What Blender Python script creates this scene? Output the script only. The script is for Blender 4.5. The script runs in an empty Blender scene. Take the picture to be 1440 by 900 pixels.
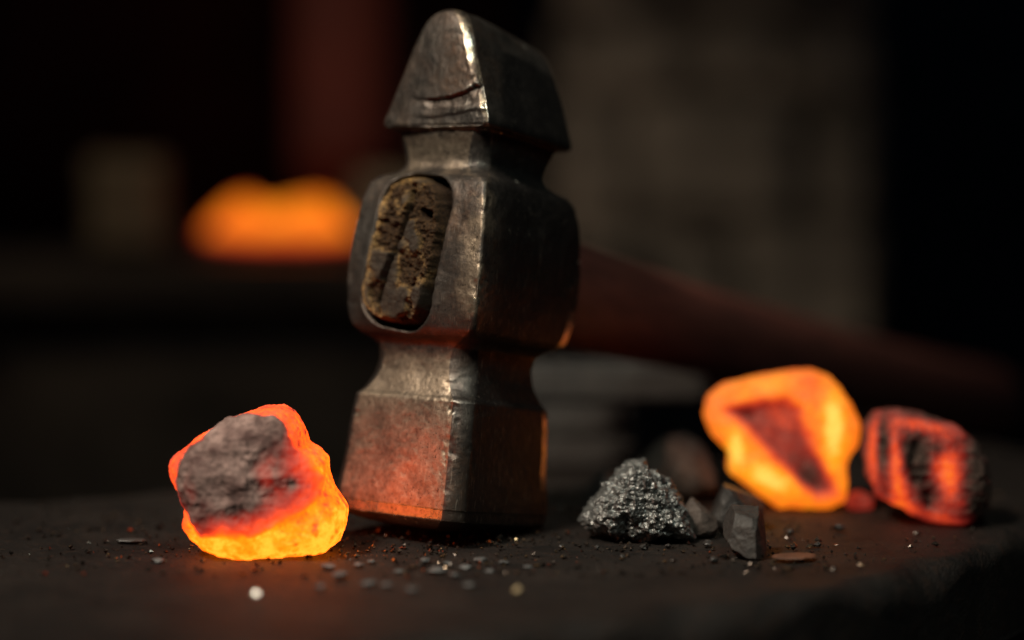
import bpy, bmesh, math
import numpy as np
from mathutils import Vector, Matrix, Euler

# ------------------------------------------------------------------ camera, light, exposure
SC = bpy.context.scene
COL = SC.collection
MM = 0.001
PITCH = math.radians(3.5)
CAM_H = 86.8                       # mm above the anvil face
FPX = 2600.0                       # focal length in photo pixels (65 mm on a 36 mm sensor, 1440 px wide)

cam_d = bpy.data.cameras.new("camera")
cam = bpy.data.objects.new("camera", cam_d); COL.objects.link(cam)
cam.location = (0, 0, CAM_H*MM)
cam.rotation_euler = (math.pi/2-PITCH, 0, 0)
cam_d.sensor_width = 36; cam_d.lens = 65
cam_d.clip_start = 0.01; cam_d.clip_end = 50
cam_d.dof.use_dof = True
cam_d.dof.focus_distance = 0.467
cam_d.dof.aperture_fstop = 2.8
cam_d.dof.aperture_blades = 0
SC.camera = cam

world = bpy.data.worlds.new("World"); SC.world = world
world.use_nodes = True
world.node_tree.nodes["Background"].inputs[0].default_value = (0.35, 0.6, 1.0, 1)
world.node_tree.nodes["Background"].inputs[1].default_value = 0.010

def area(name, loc, target, size, power, color, size_y=None):
    d = bpy.data.lights.new(name, 'AREA'); d.size = size; d.energy = power; d.color = color
    if size_y: d.shape = 'RECTANGLE'; d.size_y = size_y
    o = bpy.data.objects.new(name, d); COL.objects.link(o)
    o.location = loc
    o.rotation_euler = (Vector(target)-Vector(loc)).to_track_quat('-Z', 'Y').to_euler()
    return o
def spot(name, loc, target, power, color, angle, blend, radius):
    d = bpy.data.lights.new(name, 'SPOT'); d.energy = power; d.color = color
    d.spot_size = math.radians(angle); d.spot_blend = blend; d.shadow_soft_size = radius
    o = bpy.data.objects.new(name, d); COL.objects.link(o)
    o.location = loc
    o.rotation_euler = (Vector(target)-Vector(loc)).to_track_quat('-Z', 'Y').to_euler()
    return o
KEY = area("workshop_lamp", (-0.40, 0.06, 0.74), (-0.045, 0.475, 0.075), 0.14, 0.50, (1.0, 0.87, 0.72))
KEY.data.spread = math.radians(36)
RIM = area("window_light", (0.12, -0.02, 0.74), (-0.01, 0.47, 0.09), 0.12, 0.13, (0.88, 1.0, 0.88))
RIM.data.spread = math.radians(40)
PIER_L = spot("pier_fill", (-0.35, 0.75, 0.55), (0.12, 1.4, 0.03), 7.0, (1.0, 0.82, 0.62), 30, 1.0, 0.10)  # added fill spot that brightens the pier, not a lamp of the smithy
FORGE_L = spot("forge_fill", (-0.42, 0.72, 0.62), (-0.22, 1.10, 0.0), 2.0, (1.0, 0.80, 0.55), 40, 1.0, 0.08)  # added fill spot for the firebricks and hearth front, no real lamp there

SC.view_settings.view_transform = 'Standard'
SC.view_settings.look = 'None'
SC.view_settings.exposure = 0.0
SC.view_settings.gamma = 1.0
SC.view_settings.use_curve_mapping = False
SC.render.engine = 'CYCLES'
SC.cycles.use_denoising = True
SC.cycles.sample_clamp_indirect = 4.0
SC.cycles.max_bounces = 6
SC.cycles.caustics_reflective = True

# ------------------------------------------------------------------ helpers
RNG = np.random.default_rng(7)
_TAB = np.random.default_rng(3).random(65536)
def _h(ix, iy, iz, seed):
    n = (ix*73856093) ^ (iy*19349663) ^ (iz*83492791) ^ (seed*2654435761 & 0x7fffffff)
    n = n & 0x7fffffff
    n = (n ^ (n >> 13))*1274126177 & 0x7fffffff
    return _TAB[(n ^ (n >> 16)) & 65535]
def vnoise(p, seed=0):
    """smooth value noise in -1..1 at points p (n,3)"""
    i = np.floor(p).astype(np.int64); f = p-i
    u = f*f*f*(f*(f*6-15)+10)
    r = 0
    for dx in (0, 1):
        wx = u[:, 0] if dx else 1-u[:, 0]
        for dy in (0, 1):
            wy = u[:, 1] if dy else 1-u[:, 1]
            for dz in (0, 1):
                wz = u[:, 2] if dz else 1-u[:, 2]
                r = r+wx*wy*wz*_h(i[:, 0]+dx, i[:, 1]+dy, i[:, 2]+dz, seed)
    return r*2-1
def fbm(p, scale, octs=4, seed=0, gain=0.5, ridged=False):
    """scale = feature size in mm"""
    q = np.asarray(p, float)/scale; a = 1.0; r = 0; tot = 0
    for o in range(octs):
        n = vnoise(q+17.3*o, seed+o*11)
        if ridged: n = 1-2*np.abs(n)
        r = r+a*n; tot += a
        q = q*2.03; a *= gain
    return r/tot
def sstep(a, b, x):
    t = np.clip((x-a)/(b-a), 0, 1); return t*t*(3-2*t)

def px_plane(px, py, Y):
    """photo pixel -> (X, Z) in mm on the vertical plane at distance Y mm"""
    cx = (np.asarray(px, float)-720)/FPX; cy = (450-np.asarray(py, float))/FPX
    dy = math.cos(PITCH)+cy*math.sin(PITCH); dz = -math.sin(PITCH)+cy*math.cos(PITCH)
    return cx/dy*Y, CAM_H+dz/dy*Y
def plane_px(X, Z, Y):
    a = (np.asarray(Z, float)-CAM_H)/Y
    cy = (a*math.cos(PITCH)+math.sin(PITCH))/(math.cos(PITCH)-a*math.sin(PITCH))
    dy = math.cos(PITCH)+cy*math.sin(PITCH)
    return 720+np.asarray(X)/Y*dy*FPX, 450-cy*FPX
def px_ground(px, py, z=0.0):
    cx = (px-720)/FPX; cy = (450-py)/FPX
    dy = math.cos(PITCH)+cy*math.sin(PITCH); dz = -math.sin(PITCH)+cy*math.cos(PITCH)
    t = (CAM_H-z)/(-dz)
    return cx*t, dy*t

def mesh_np(name, V, F, smooth=True, attrs=None):
    """V (n,3) in mm, F (m,k) ints or list of tuples"""
    me = bpy.data.meshes.new(name)
    V = np.asarray(V, np.float32)*MM
    if isinstance(F, np.ndarray):
        k = F.shape[1]
        me.vertices.add(len(V)); me.vertices.foreach_set("co", V.ravel())
        me.loops.add(F.size); me.loops.foreach_set("vertex_index", F.astype(np.int32).ravel())
        me.polygons.add(len(F))
        me.polygons.foreach_set("loop_start", np.arange(0, F.size, k, dtype=np.int32))
        me.update(calc_edges=True)
    else:
        me.from_pydata([tuple(map(float, v)) for v in V], [], F)
    me.validate()
    me.polygons.foreach_set("use_smooth", [smooth]*len(me.polygons))
    for k, a in (attrs or {}).items():
        at = me.attributes.new(k, 'FLOAT', 'POINT'); at.data.foreach_set("value", np.asarray(a, np.float32))
    me.update()
    return me
def link(name, me, m=None, parent=None, loc=None):
    o = bpy.data.objects.new(name, me); COL.objects.link(o)
    if m and me: me.materials.append(m)
    if parent: o.parent = parent
    if loc is not None: o.location = [c*MM for c in loc]
    return o
def empty(name, loc=(0, 0, 0), rot=None):
    o = bpy.data.objects.new(name, None); COL.objects.link(o)
    o.empty_display_size = 0.02
    o.location = [c*MM for c in loc]
    if rot: o.rotation_euler = rot
    return o
def tag(o, label, cat=None, group=None, kind=None):
    o["label"] = label
    if cat: o["category"] = cat
    if group: o["group"] = group
    if kind: o["kind"] = kind
    return o
def grid_faces(nr, nc, wrap=True):
    """quads of an nr x nc grid of vertices (rows x columns), columns wrapping"""
    i = np.arange(nr-1)[:, None]; j = np.arange(nc if wrap else nc-1)[None, :]
    a = i*nc+j; b = i*nc+(j+1) % nc
    return np.stack([a, b, b+nc, a+nc], -1).reshape(-1, 4)

def boxmesh(name, sx, sy, sz, bev=2.0, seg=2, rough=0.0, seed=0, cuts=0):
    """bevelled box in mm, base at z=0, centred in x and y, optionally roughened"""
    bm = bmesh.new()
    bmesh.ops.create_cube(bm, size=1)
    for v in bm.verts: v.co = Vector((v.co.x*sx, v.co.y*sy, (v.co.z+.5)*sz))
    if bev: bmesh.ops.bevel(bm, geom=list(bm.edges), offset=bev, segments=seg, affect='EDGES')
    if cuts: bmesh.ops.subdivide_edges(bm, edges=list(bm.edges), cuts=cuts, use_grid_fill=True)
    if rough:
        P = np.array([v.co for v in bm.verts])
        bm.normal_update()
        N = np.array([v.normal for v in bm.verts])
        d = fbm(P+seed*31.7, max(sx, sy, sz)*.25, 4, seed)*rough
        for v, n, k in zip(bm.verts, N, d): v.co += Vector(n)*k
    me = bpy.data.meshes.new(name); bm.to_mesh(me); bm.free()
    me.transform(Matrix.Scale(MM, 4))
    me.polygons.foreach_set("use_smooth", [True]*len(me.polygons)); me.update()
    return me

# ------------------------------------------------------------------ materials
class NT:
    def __init__(s, name):
        s.m = bpy.data.materials.new(name); s.m.use_nodes = True
        s.t = s.m.node_tree; s.n = s.t.nodes; s.l = s.t.links
        s.bsdf = s.n["Principled BSDF"]
        tc = s.n.new("ShaderNodeTexCoord")
        mp = s.n.new("ShaderNodeVectorMath"); mp.operation = 'SCALE'; mp.inputs[3].default_value = 1000
        s.l.new(tc.outputs["Object"], mp.inputs[0]); s.co = mp.outputs[0]
    def set(s, sock, v):
        if hasattr(v, "is_linked") or isinstance(v, bpy.types.NodeSocket): s.l.new(v, sock)
        else: sock.default_value = v
    def P(s, name, v): s.set(s.bsdf.inputs[name], v)
    def noise(s, size, detail=4, rough=.55, dist=0, stretch=None):
        n = s.n.new("ShaderNodeTexNoise"); n.inputs["Scale"].default_value = 1.0/size
        n.inputs["Detail"].default_value = detail; n.inputs["Roughness"].default_value = rough
        n.inputs["Distortion"].default_value = dist
        if stretch:
            v = s.n.new("ShaderNodeVectorMath"); v.operation = 'MULTIPLY'; v.inputs[1].default_value = stretch
            s.l.new(s.co, v.inputs[0]); s.l.new(v.outputs[0], n.inputs["Vector"])
        else: s.l.new(s.co, n.inputs["Vector"])
        return n.outputs["Fac"]
    def voro(s, size, feature='F1', out="Distance"):
        n = s.n.new("ShaderNodeTexVoronoi"); n.feature = feature; n.inputs["Scale"].default_value = 1.0/size
        s.l.new(s.co, n.inputs["Vector"]); return n.outputs[out]
    def ramp(s, fac, stops, interp='LINEAR'):
        n = s.n.new("ShaderNodeValToRGB"); n.color_ramp.interpolation = interp
        e = n.color_ramp.elements
        while len(e) < len(stops): e.new(0.5)
        for k, (p, c) in zip(e, stops):
            k.position = p; k.color = (c, c, c, 1) if not isinstance(c, (tuple, list)) else (*c, 1)
        s.set(n.inputs[0], fac); return n.outputs[0]
    def mix(s, fac, a, b, mode='MIX'):
        n = s.n.new("ShaderNodeMix"); n.data_type = 'RGBA'; n.blend_type = mode
        s.set(n.inputs[0], fac)
        for sock, v in ((n.inputs[6], a), (n.inputs[7], b)):
            s.set(sock, (*v, 1) if isinstance(v, tuple) and len(v) == 3 else v)
        return n.outputs[2]
    def math(s, op, a, b=0.0, clamp=False):
        n = s.n.new("ShaderNodeMath"); n.operation = op; n.use_clamp = clamp
        s.set(n.inputs[0], a); s.set(n.inputs[1], b); return n.outputs[0]
    def attr(s, name):
        n = s.n.new("ShaderNodeAttribute"); n.attribute_name = name; return n.outputs["Fac"]
    def point(s):
        return s.n.new("ShaderNodeNewGeometry").outputs["Pointiness"]
    def bump(s, height, dist_mm, strength=1.0, prev=None):
        n = s.n.new("ShaderNodeBump"); n.inputs["Distance"].default_value = dist_mm*MM
        n.inputs["Strength"].default_value = strength
        s.set(n.inputs["Height"], height)
        if prev: s.l.new(prev, n.inputs["Normal"])
        return n.outputs[0]

def steel_mat(name, dark=(.028, .0255, .0235), light=(.095, .082, .070), rust=(.080, .047, .030), metallic=.8, r0=.34, r1=.56, edges=True, wear_shade=False):
    k = NT(name)
    n1 = k.noise(9, 8, .66); n2 = k.noise(1.5, 7, .70); n3 = k.noise(24, 5, .55); n4 = k.noise(.45, 4, .65)
    scr = k.noise(1.0, 5, .6, .3, (2.6, 2.6, .16))
    f1 = k.ramp(n1, [(.34, 0.), (.66, 1.)])
    c = k.mix(f1, dark, light)
    c = k.mix(k.math('MULTIPLY', k.ramp(n3, [(.46, 0.), (.64, 1.)]), k.ramp(n2, [(.35, .2), (.65, .9)])), c, rust)
    rgh = k.math('ADD', k.math('MULTIPLY', n2, r1-r0), r0)
    if wear_shade:
        w = k.math('ADD', k.attr("wear_shade"), k.math('MULTIPLY', k.math('SUBTRACT', n1, .5), 1.1))
        w = k.ramp(k.math('ADD', w, k.math('MULTIPLY', k.math('SUBTRACT', n2, .5), .3)), [(.25, 0.), (.80, 1.)])
        worn = k.mix(k.ramp(n2, [(.34, 0.), (.66, 1.)]), (.22, .165, .115), (.37, .29, .205))
        c = k.mix(w, c, worn)
        bare = k.math('MULTIPLY', k.math('SUBTRACT', k.attr("wear_shade"), .85), 3.0, clamp=True)
        c = k.mix(bare, c, (.52, .51, .46))
        rgh = k.math('SUBTRACT', rgh, k.math('MULTIPLY', w, .08))
        rgh = k.math('SUBTRACT', rgh, k.math('MULTIPLY', k.math('MULTIPLY', k.math('SUBTRACT', k.attr("wear_shade"), .64), 5.0, clamp=True), .20))
        side_shade = k.math('MULTIPLY', k.attr("wear_shade"), -2.0, clamp=True)  # below zero the attribute is shade of the unlit side, mixed into the colour
        c = k.mix(k.math('MULTIPLY', side_shade, .86), c, (.010, .009, .009))
        rgh = k.math('ADD', rgh, k.math('MULTIPLY', side_shade, .10))
    pits = k.ramp(k.noise(.8, 4, .6), [(.31, 1.), (.41, 0.)])
    c = k.mix(k.math('MULTIPLY', pits, .75), c, (.012, .010, .009))
    c = k.mix(k.ramp(scr, [(.60, 0.), (.72, .35)]), c, (.42, .37, .30))
    if edges:
        ed = k.ramp(k.point(), [(.518, 0.), (.575, 1.)])
        if wear_shade: ed = k.math('MULTIPLY', ed, k.math('SUBTRACT', 1.0, k.attr("eye_rim"), clamp=True))
        ed = k.math('MULTIPLY', ed, k.ramp(n2, [(.34, .10), (.6, 1.)]))
        c = k.mix(ed, c, (.70, .66, .57))
        rgh = k.math('SUBTRACT', rgh, k.math('MULTIPLY', ed, .2))
    k.P("Base Color", c); k.P("Metallic", metallic); k.P("Roughness", rgh)
    b = k.bump(n4, .07, .7); b = k.bump(n2, .20, .7, b); b = k.bump(n1, .5, .35, b); b = k.bump(pits, .14, -.6, b); b = k.bump(scr, .08, .4, b)
    k.P("Normal", b)
    return k.m

HOT = [(.04, (0, 0, 0)), (.16, (.030, .0016, .0010)), (.34, (.17, .0085, .0040)), (.52, (.50, .036, .0055)),
       (.70, (.92, .072, .0020)), (.86, (1., .124, .0020)), (1., (1., .215, .014))]
MILD = [(.04, (0, 0, 0)), (.16, (.016, .0012, .0010)), (.34, (.095, .0065, .0036)), (.52, (.28, .024, .0055)),
        (.70, (.36, .070, .0030)), (.86, (.39, .130, .0040)), (1., (.43, .235, .034))]
def ember_mat(name, gain=3.0, crust=False, stops=HOT, wob=1.0):
    """glowing coal: the mesh attribute ember_heat (0 cold ash .. 1 yellow hot) drives what the coal itself emits"""
    k = NT(name)
    heat = k.attr("ember_heat")
    n = k.noise(2.2, 6, .62); nf = k.noise(.7, 4, .6)
    h = k.math('ADD', heat, k.math('MULTIPLY', k.math('SUBTRACT', n, .5), (.20 if crust else .62)*wob))
    h = k.math('ADD', h, k.math('MULTIPLY', k.math('SUBTRACT', nf, .5), (.10 if crust else .40)*wob))
    if crust: h = k.math('MULTIPLY', h, k.ramp(heat, [(.03, 0.), (.16, 1.)]))
    else:
        crack = k.ramp(k.voro(2.2, 'DISTANCE_TO_EDGE'), [(.0, 1.), (.05, 0.)])
        crack = k.math('MULTIPLY', crack, k.ramp(n, [(.46, 0.), (.60, .6)]))
        h = k.math('SUBTRACT', h, k.math('MULTIPLY', crack, .30*wob))
    k.P("Emission Color", k.ramp(h, stops)); k.P("Emission Strength", gain)
    if crust:
        ash = k.mix(k.ramp(k.noise(6, 5, .55), [(.36, 0.), (.62, 1.)]), (.085, .046, .040), (.28, .185, .160))
        ash = k.mix(k.ramp(k.noise(2.0, 5, .6), [(.38, .55), (.54, 0.)]), ash, (.06, .038, .033))
        ash = k.mix(k.ramp(heat, [(.05, 0.), (.35, .85)]), ash, (.045, .018, .013))
        b = k.bump(k.noise(1.2, 4, .55), .18, .4); b = k.bump(k.noise(4, 4, .5), .9, .6, b)
    else:
        ash = k.mix(k.ramp(k.noise(5, 6, .6), [(.36, 0.), (.62, 1.)]), (.025, .014, .010), (.07, .045, .035))
        b = k.bump(nf, .35, .8); b = k.bump(n, .8, .7, b)
    k.P("Base Color", ash); k.P("Roughness", .85); k.P("Specular IOR Level", .25); k.P("Normal", b)
    return k.m

def coal_mat(name, base=(.012, .011, .010), light=(.040, .035, .031), r=.42, spec=.5):
    k = NT(name)
    n = k.noise(4, 7, .65); n2 = k.noise(.8, 5, .65)
    k.P("Base Color", k.mix(k.ramp(n, [(.35, 0.), (.65, 1.)]), base, light))
    k.P("Roughness", k.math('ADD', k.math('MULTIPLY', n2, .5), r-.2)); k.P("Specular IOR Level", spec)
    b = k.bump(n2, .25, .7); k.P("Normal", k.bump(n, .6, .6, b))
    return k.m

M_STEEL = steel_mat("forged steel", wear_shade=True)
M_BAR = steel_mat("scaled flat bar steel", dark=(.013, .012, .011), light=(.036, .033, .029), rust=(.026, .02, .016), metallic=0., r0=.7, r1=.95, edges=False)

def anvil_mat():
    k = NT("rusty dark anvil steel")
    n1 = k.noise(22, 7, .62); n2 = k.noise(3.0, 7, .68); n3 = k.noise(.7, 4, .6)
    c = k.mix(k.ramp(n1, [(.34, 0.), (.66, 1.)]), (.0055, .0047, .0043), (.0195, .0155, .013))
    c = k.mix(k.math('MULTIPLY', k.ramp(n2, [(.50, 0.), (.68, 1.)]), .6), c, (.034, .016, .009))
    c = k.mix(k.ramp(n3, [(.34, .8), (.46, 0.)]), c, (.010, .009, .008))
    k.P("Base Color", c); k.P("Metallic", .1); k.P("Specular IOR Level", .22)
    k.P("Roughness", k.math('ADD', k.math('MULTIPLY', n2, .5), .36))
    b = k.bump(n3, .35, 1.0); b = k.bump(n2, 1.1, .9, b); k.P("Normal", b)
    return k.m
M_ANVIL = anvil_mat()

def wood_mat(name, c0, c1, c2, rough=.75):
    k = NT(name)
    g = k.noise(3, 7, .65, .8, (1, .12, 1)); f = k.noise(.9, 6, .7)
    c = k.mix(k.ramp(g, [(.35, 0.), (.65, 1.)]), c0, c1)
    c = k.mix(k.ramp(f, [(.52, 0.), (.7, .8)]), c, c2)
    k.P("Base Color", c); k.P("Roughness", rough)
    k.P("Normal", k.bump(f, .3, .6, k.bump(g, .6, .6)))
    return k.m
M_HANDLE = wood_mat("dark oiled ash wood", (.055, .017, .012), (.12, .036, .024), (.03, .012, .009), .55)
M_STUMP = wood_mat("stump wood", (.06, .045, .03), (.12, .09, .06), (.04, .03, .02), .9)

def endgrain_mat():
    """hammered end grain: greasy grey where flattened (attribute flat=1), golden fibres where broken open"""
    k = NT("battered end grain")
    fl = k.attr("flat"); dp = k.attr("pit")
    f = k.noise(.55, 5, .7); g = k.noise(2.4, 6, .65)
    torn = k.mix(k.ramp(f, [(.38, 0.), (.62, 1.)]), (.006, .0035, .002), (.055, .028, .011))
    greasy = k.mix(k.ramp(g, [(.35, 0.), (.65, 1.)]), (.016, .011, .0075), (.040, .028, .019))
    m = k.math('ADD', fl, k.math('MULTIPLY', k.math('SUBTRACT', g, .5), 1.3))
    c = k.mix(k.ramp(m, [(.40, 0.), (.60, 1.)]), torn, greasy)
    gold = k.math('MULTIPLY', k.attr("lip"), k.ramp(f, [(.40, 0.), (.58, 1.)]))
    c = k.mix(gold, c, (.40, .235, .085))
    c = k.mix(k.math('MULTIPLY', dp, .9), c, (.010, .006, .004))
    k.P("Base Color", c); k.P("Roughness", k.ramp(fl, [(0., .9), (1., .72)])); k.P("Specular IOR Level", .18)
    k.P("Normal", k.bump(f, .3, .9, k.bump(g, .4, .7)))
    return k.m
M_END = endgrain_mat()

def slag_mat():
    k = NT("glassy metallic clinker")
    n = k.noise(2.5, 6, .6); v = k.voro(1.1)
    k.P("Base Color", k.mix(n, (.04, .04, .039), (.24, .24, .225)))
    k.P("Metallic", .55); k.P("Roughness", k.ramp(n, [(.3, .16), (.7, .42)]))
    k.P("Normal", k.bump(v, .5, .9, k.bump(k.noise(.6, 4, .6), .2, .8)))
    return k.m
M_SLAG = slag_mat()
M_COAL = coal_mat("black coal")
M_COAL_B = coal_mat("brownish coke", (.035, .026, .021), (.085, .066, .055), .7, .3)
M_FLAT = coal_mat("matte grey coal face", (.020, .0175, .0155), (.044, .038, .033), .55, .4)

def plain(name, c0, c1, size, rough=.85, bump=1.0):
    k = NT(name); n = k.noise(size, 7, .62)
    k.P("Base Color", k.mix(k.ramp(n, [(.35, 0.), (.65, 1.)]), c0, c1)); k.P("Roughness", rough)
    k.P("Normal", k.bump(n, size*.05*bump, .6)); return k.m
M_STONE = plain("sooty rubble stone", (.10, .088, .072), (.34, .29, .235), 130)
M_MORTAR = plain("dark mortar", (.13, .115, .095), (.26, .22, .18), 60)
M_WALL = plain("sooty wall", (.07, .075, .08), (.13, .135, .14), 120)
M_FLOOR = plain("packed earth floor", (.02, .018, .016), (.05, .045, .04), 80)
M_HEARTH = plain("sooty hearth masonry", (.045, .036, .030), (.115, .090, .073), 50)
M_FBRICK = plain("pale firebrick", (.26, .20, .13), (.42, .33, .22), 40)
M_HOOD = plain("glow-red hood sheet", (.10, .016, .009), (.17, .027, .015), 60, .8)  # red firelight put into the base colour
M_HOODB = plain("glow-tinted hood back", (.07, .022, .016), (.16, .045, .032), 90, .8)  # reddish tint gives the faint glow of the fire, put into the colour

# ------------------------------------------------------------------ setting: floor, wall
FLOOR_Z = -700.0
fl = link("floor", boxmesh("floor", 6000, 5000, 40, 0), M_FLOOR, loc=(0, 1200, FLOOR_Z-40)); fl["kind"] = "structure"
wl = link("back_wall", boxmesh("back_wall", 6000, 120, 3000, 0), M_WALL, loc=(0, 2300, FLOOR_Z)); wl["kind"] = "structure"

# ------------------------------------------------------------------ anvil
E = np.array([.876, .482]); NRM = np.array([-.482, .876])      # edge direction and across it, on the plan
def front_w(s):
    return 326+np.where(s > 225, .0021*(s-225)**2, 0)+np.where(s < -120, .0012*(s+120)**2, 0)
def slab(s0, s1, inset, z_top, z_bot, ds, dw, back=548., round_r=7., seed=1, amp=.45):
    S = np.arange(s0, s1+.1, ds); prof = []
    nw = int(220/dw); T = np.linspace(0, 1, nw)
    side = np.linspace(0, 1, 14)
    rows = []
    for s in S:
        wf = float(front_w(np.array(s)))+inset; wb = back-inset-.0005*max(0, abs(s-120)-200)**1.5
        r = round_r*(1+.35*math.sin(s*.09)+.25*math.sin(s*.23+1))
        pts = [(wf, z_bot+(z_top-r-z_bot)*t) for t in side[:-1]]
        pts += [(wf+r-r*math.cos(a), z_top-r+r*math.sin(a)) for a in np.linspace(0, math.pi/2, 9)]
        pts += [(wf+r+(wb-wf-2*r)*t, z_top) for t in T[1:-1]]
        pts += [(wb-r+r*math.sin(a), z_top-r+r*math.cos(a)) for a in np.linspace(0, math.pi/2, 9)]
        pts += [(wb, z_top-r+(z_bot-z_top+r)*t) for t in side[1:]]
        rows.append([(E[0]*s+NRM[0]*w, E[1]*s+NRM[1]*w, z) for w, z in pts])
    V = np.array(rows); nr, nc = V.shape[:2]; V = V.reshape(-1, 3)
    F = grid_faces(nr, nc, False)
    d = fbm(V, 30, 3, seed)*amp+fbm(V, 4, 3, seed+5)*amp*.35
    top = V[:, 2] > z_top-.01
    V[top, 2] += np.minimum(d[top], .25)
    V[~top, 1] += d[~top]*1.5
    caps = [list(range(nc))[::-1], [(nr-1)*nc+i for i in range(nc)]]
    bottom = [i*nc for i in range(nr)], [i*nc+nc-1 for i in range(nr)]
    F = [tuple(f) for f in F[:, ::-1].tolist()]
    F += [tuple(caps[0][::-1]), tuple(caps[1][::-1])]
    F += [(i*nc, (i+1)*nc, (i+1)*nc+nc-1, i*nc+nc-1) for i in range(nr-1)]
    return V, F
anvil = tag(empty("anvil", (0, 470, -150)), "dark rusty anvil block with worn rounded edges under the hammer and embers", "anvil")
V, F = slab(-330, 480, 0, 0, -26, 2.2, 2.2)
o = link("face_plate", mesh_np("face_plate", V-np.array([0, 470, -150]), F), M_ANVIL, anvil)
V, F = slab(-300, 440, 9, -26, -150, 12, 12, round_r=1., seed=9, amp=1.2)
o = link("body", mesh_np("body", V-np.array([0, 470, -150]), F), M_ANVIL, anvil)
# the stump that carries it
th = np.linspace(0, 2*math.pi, 97)[:-1]
rows = []
for z, k in ((0, 1.06), (60, 1.02), (300, 1.0), (535, 1.0), (546, .985), (550, .96)):
    r = 430*k*(1+.02*np.sin(th*3)+.012*np.sin(th*7+1))
    rows.append(np.stack([r*np.cos(th), r*np.sin(th), th*0+z], 1))
V = np.concatenate(rows); F = [tuple(f) for f in grid_faces(6, 96).tolist()]+[tuple(range(95, -1, -1)), tuple(5*96+i for i in range(96))]
tag(link("stump", mesh_np("stump", V, F, False), M_STUMP, loc=(-30, 500, FLOOR_Z)), "broad wooden stump carrying the anvil block", "stump")

# ------------------------------------------------------------------ hammer
YAW = math.radians(37); TILT = math.radians(9.2)
PROF = np.array([  # z, half width x, half width y, vertical chamfer
    (0.0, 3.0, 3.0, 1.5), (.35, 9.5, 9.5, 3.), (1.0, 15.0, 15.0, 4.), (2.0, 18.4, 18.4, 4.2), (3.0, 20.2, 20.2, 4.2), (3.6, 20.9, 20.75, 4.), (6.0, 21.2, 21.0, 4.),
    (6.5, 21.32, 21.12, 3.9), (18, 20.6, 20.4, 3.8), (33.2, 19.7, 19.5, 3.7), (34.0, 19.4, 19.2, 3.8), (34.8, 18.8, 18.6, 4.2), (38, 17.6, 17.5, 5.0),
    (41, 16.7, 16.8, 5.2), (44, 16.3, 16.6, 5.0), (47.0, 16.6, 16.9, 4.6), (48.6, 17.7, 17.8, 3.6), (50.0, 19.6, 19.6, 2.2), (52, 20.9, 20.8, 1.2),
    (57, 21.8, 21.7, .7), (65, 22.2, 22.2, .6), (74, 21.9, 22.0, .6), (83, 21.0, 21.4, .7), (89, 19.6, 20.3, .9), (91.0, 18.3, 19.1, 1.4),
    (92.2, 16.2, 17.4, 2.6), (93.6, 14.6, 16.0, 3.6), (95.8, 13.9, 15.5, 4.0), (99.0, 14.2, 16.0, 3.8), (102.0, 14.9, 16.9, 3.4), (103.4, 15.2, 17.3, 3.0), (103.9, 15.8, 18.2, 2.4),
    (104.3, 16.9, 19.6, 1.6), (105.3, 17.2, 19.9, 1.3), (109, 16.2, 19.9, 1.4), (117, 13.3, 19.8, 1.7), (124, 10.6, 19.7, 1.9), (129.5, 8.4, 19.5, 2.0),
    (132.3, 6.9, 19.2, 2.1), (134.2, 5.0, 18.8, 2.0), (135.2, 3.0, 18.0, 1.5), (135.6, 1.2, 17.0, .6)])
def hermite(z, zs, ys):
    """monotone cubic through the section table"""
    h = np.diff(zs); d = np.diff(ys)/h
    m = np.zeros(len(zs)); m[0] = d[0]; m[-1] = d[-1]
    for i in range(1, len(zs)-1):
        m[i] = 0 if d[i-1]*d[i] <= 0 else 2*d[i-1]*d[i]/(d[i-1]+d[i])
    i = np.clip(np.searchsorted(zs, z)-1, 0, len(zs)-2); t = (z-zs[i])/h[i]
    return ((1+2*t)*(1-t)**2*ys[i]+t*(1-t)**2*h[i]*m[i]+t*t*(3-2*t)*ys[i+1]+t*t*(t-1)*h[i]*m[i+1])
zs = np.unique(np.round(np.concatenate([np.arange(0, 135.6, .36), PROF[:, 0], np.arange(103, 105.6, .12), np.arange(0, 6.6, .2)]), 3))
HX = hermite(zs, PROF[:, 0], PROF[:, 1]); HY = hermite(zs, PROF[:, 0], PROF[:, 2]); CH = hermite(zs, PROF[:, 0], PROF[:, 3])
hy_at = lambda z: hermite(np.asarray(z, float), PROF[:, 0], PROF[:, 2])
NSD, NCH = 96, 12
tS = np.linspace(0, 1, NSD, endpoint=False); tC = np.linspace(0, 1, NCH, endpoint=False)
rows = []; edge = []
for hx, hy, c in zip(HX, HY, CH):
    bul = .35
    P_ = []
    cor = [(hx-c, -hy), (hx, -hy+c), (hx, hy-c), (hx-c, hy), (-hx+c, hy), (-hx, hy-c), (-hx, -hy+c), (-hx+c, -hy)]
    for q in range(4):
        a = np.array(cor[2*q]); b = np.array(cor[2*q+1]); d = np.array(cor[(2*q+2) % 8])
        mid = (a+b)/2; nv = mid/max(np.linalg.norm(mid), 1e-6)
        bl = (tC*(1-tC)*4)[:, None]*nv*(.16*c)
        P_.append(a+(b-a)*tC[:, None]+bl)
        nv2 = np.array([(1, 0), (0, 1), (-1, 0), (0, -1)][q], float)
        P_.append(b+(d-b)*tS[:, None]+(tS*(1-tS)*4)[:, None]*nv2*bul)
    rows.append(np.concatenate(P_))
ncol = 4*(NSD+NCH)
R = np.array(rows)
V = np.concatenate([R, np.repeat(zs[:, None, None], ncol, 1)], 2).reshape(-1, 3)
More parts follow.
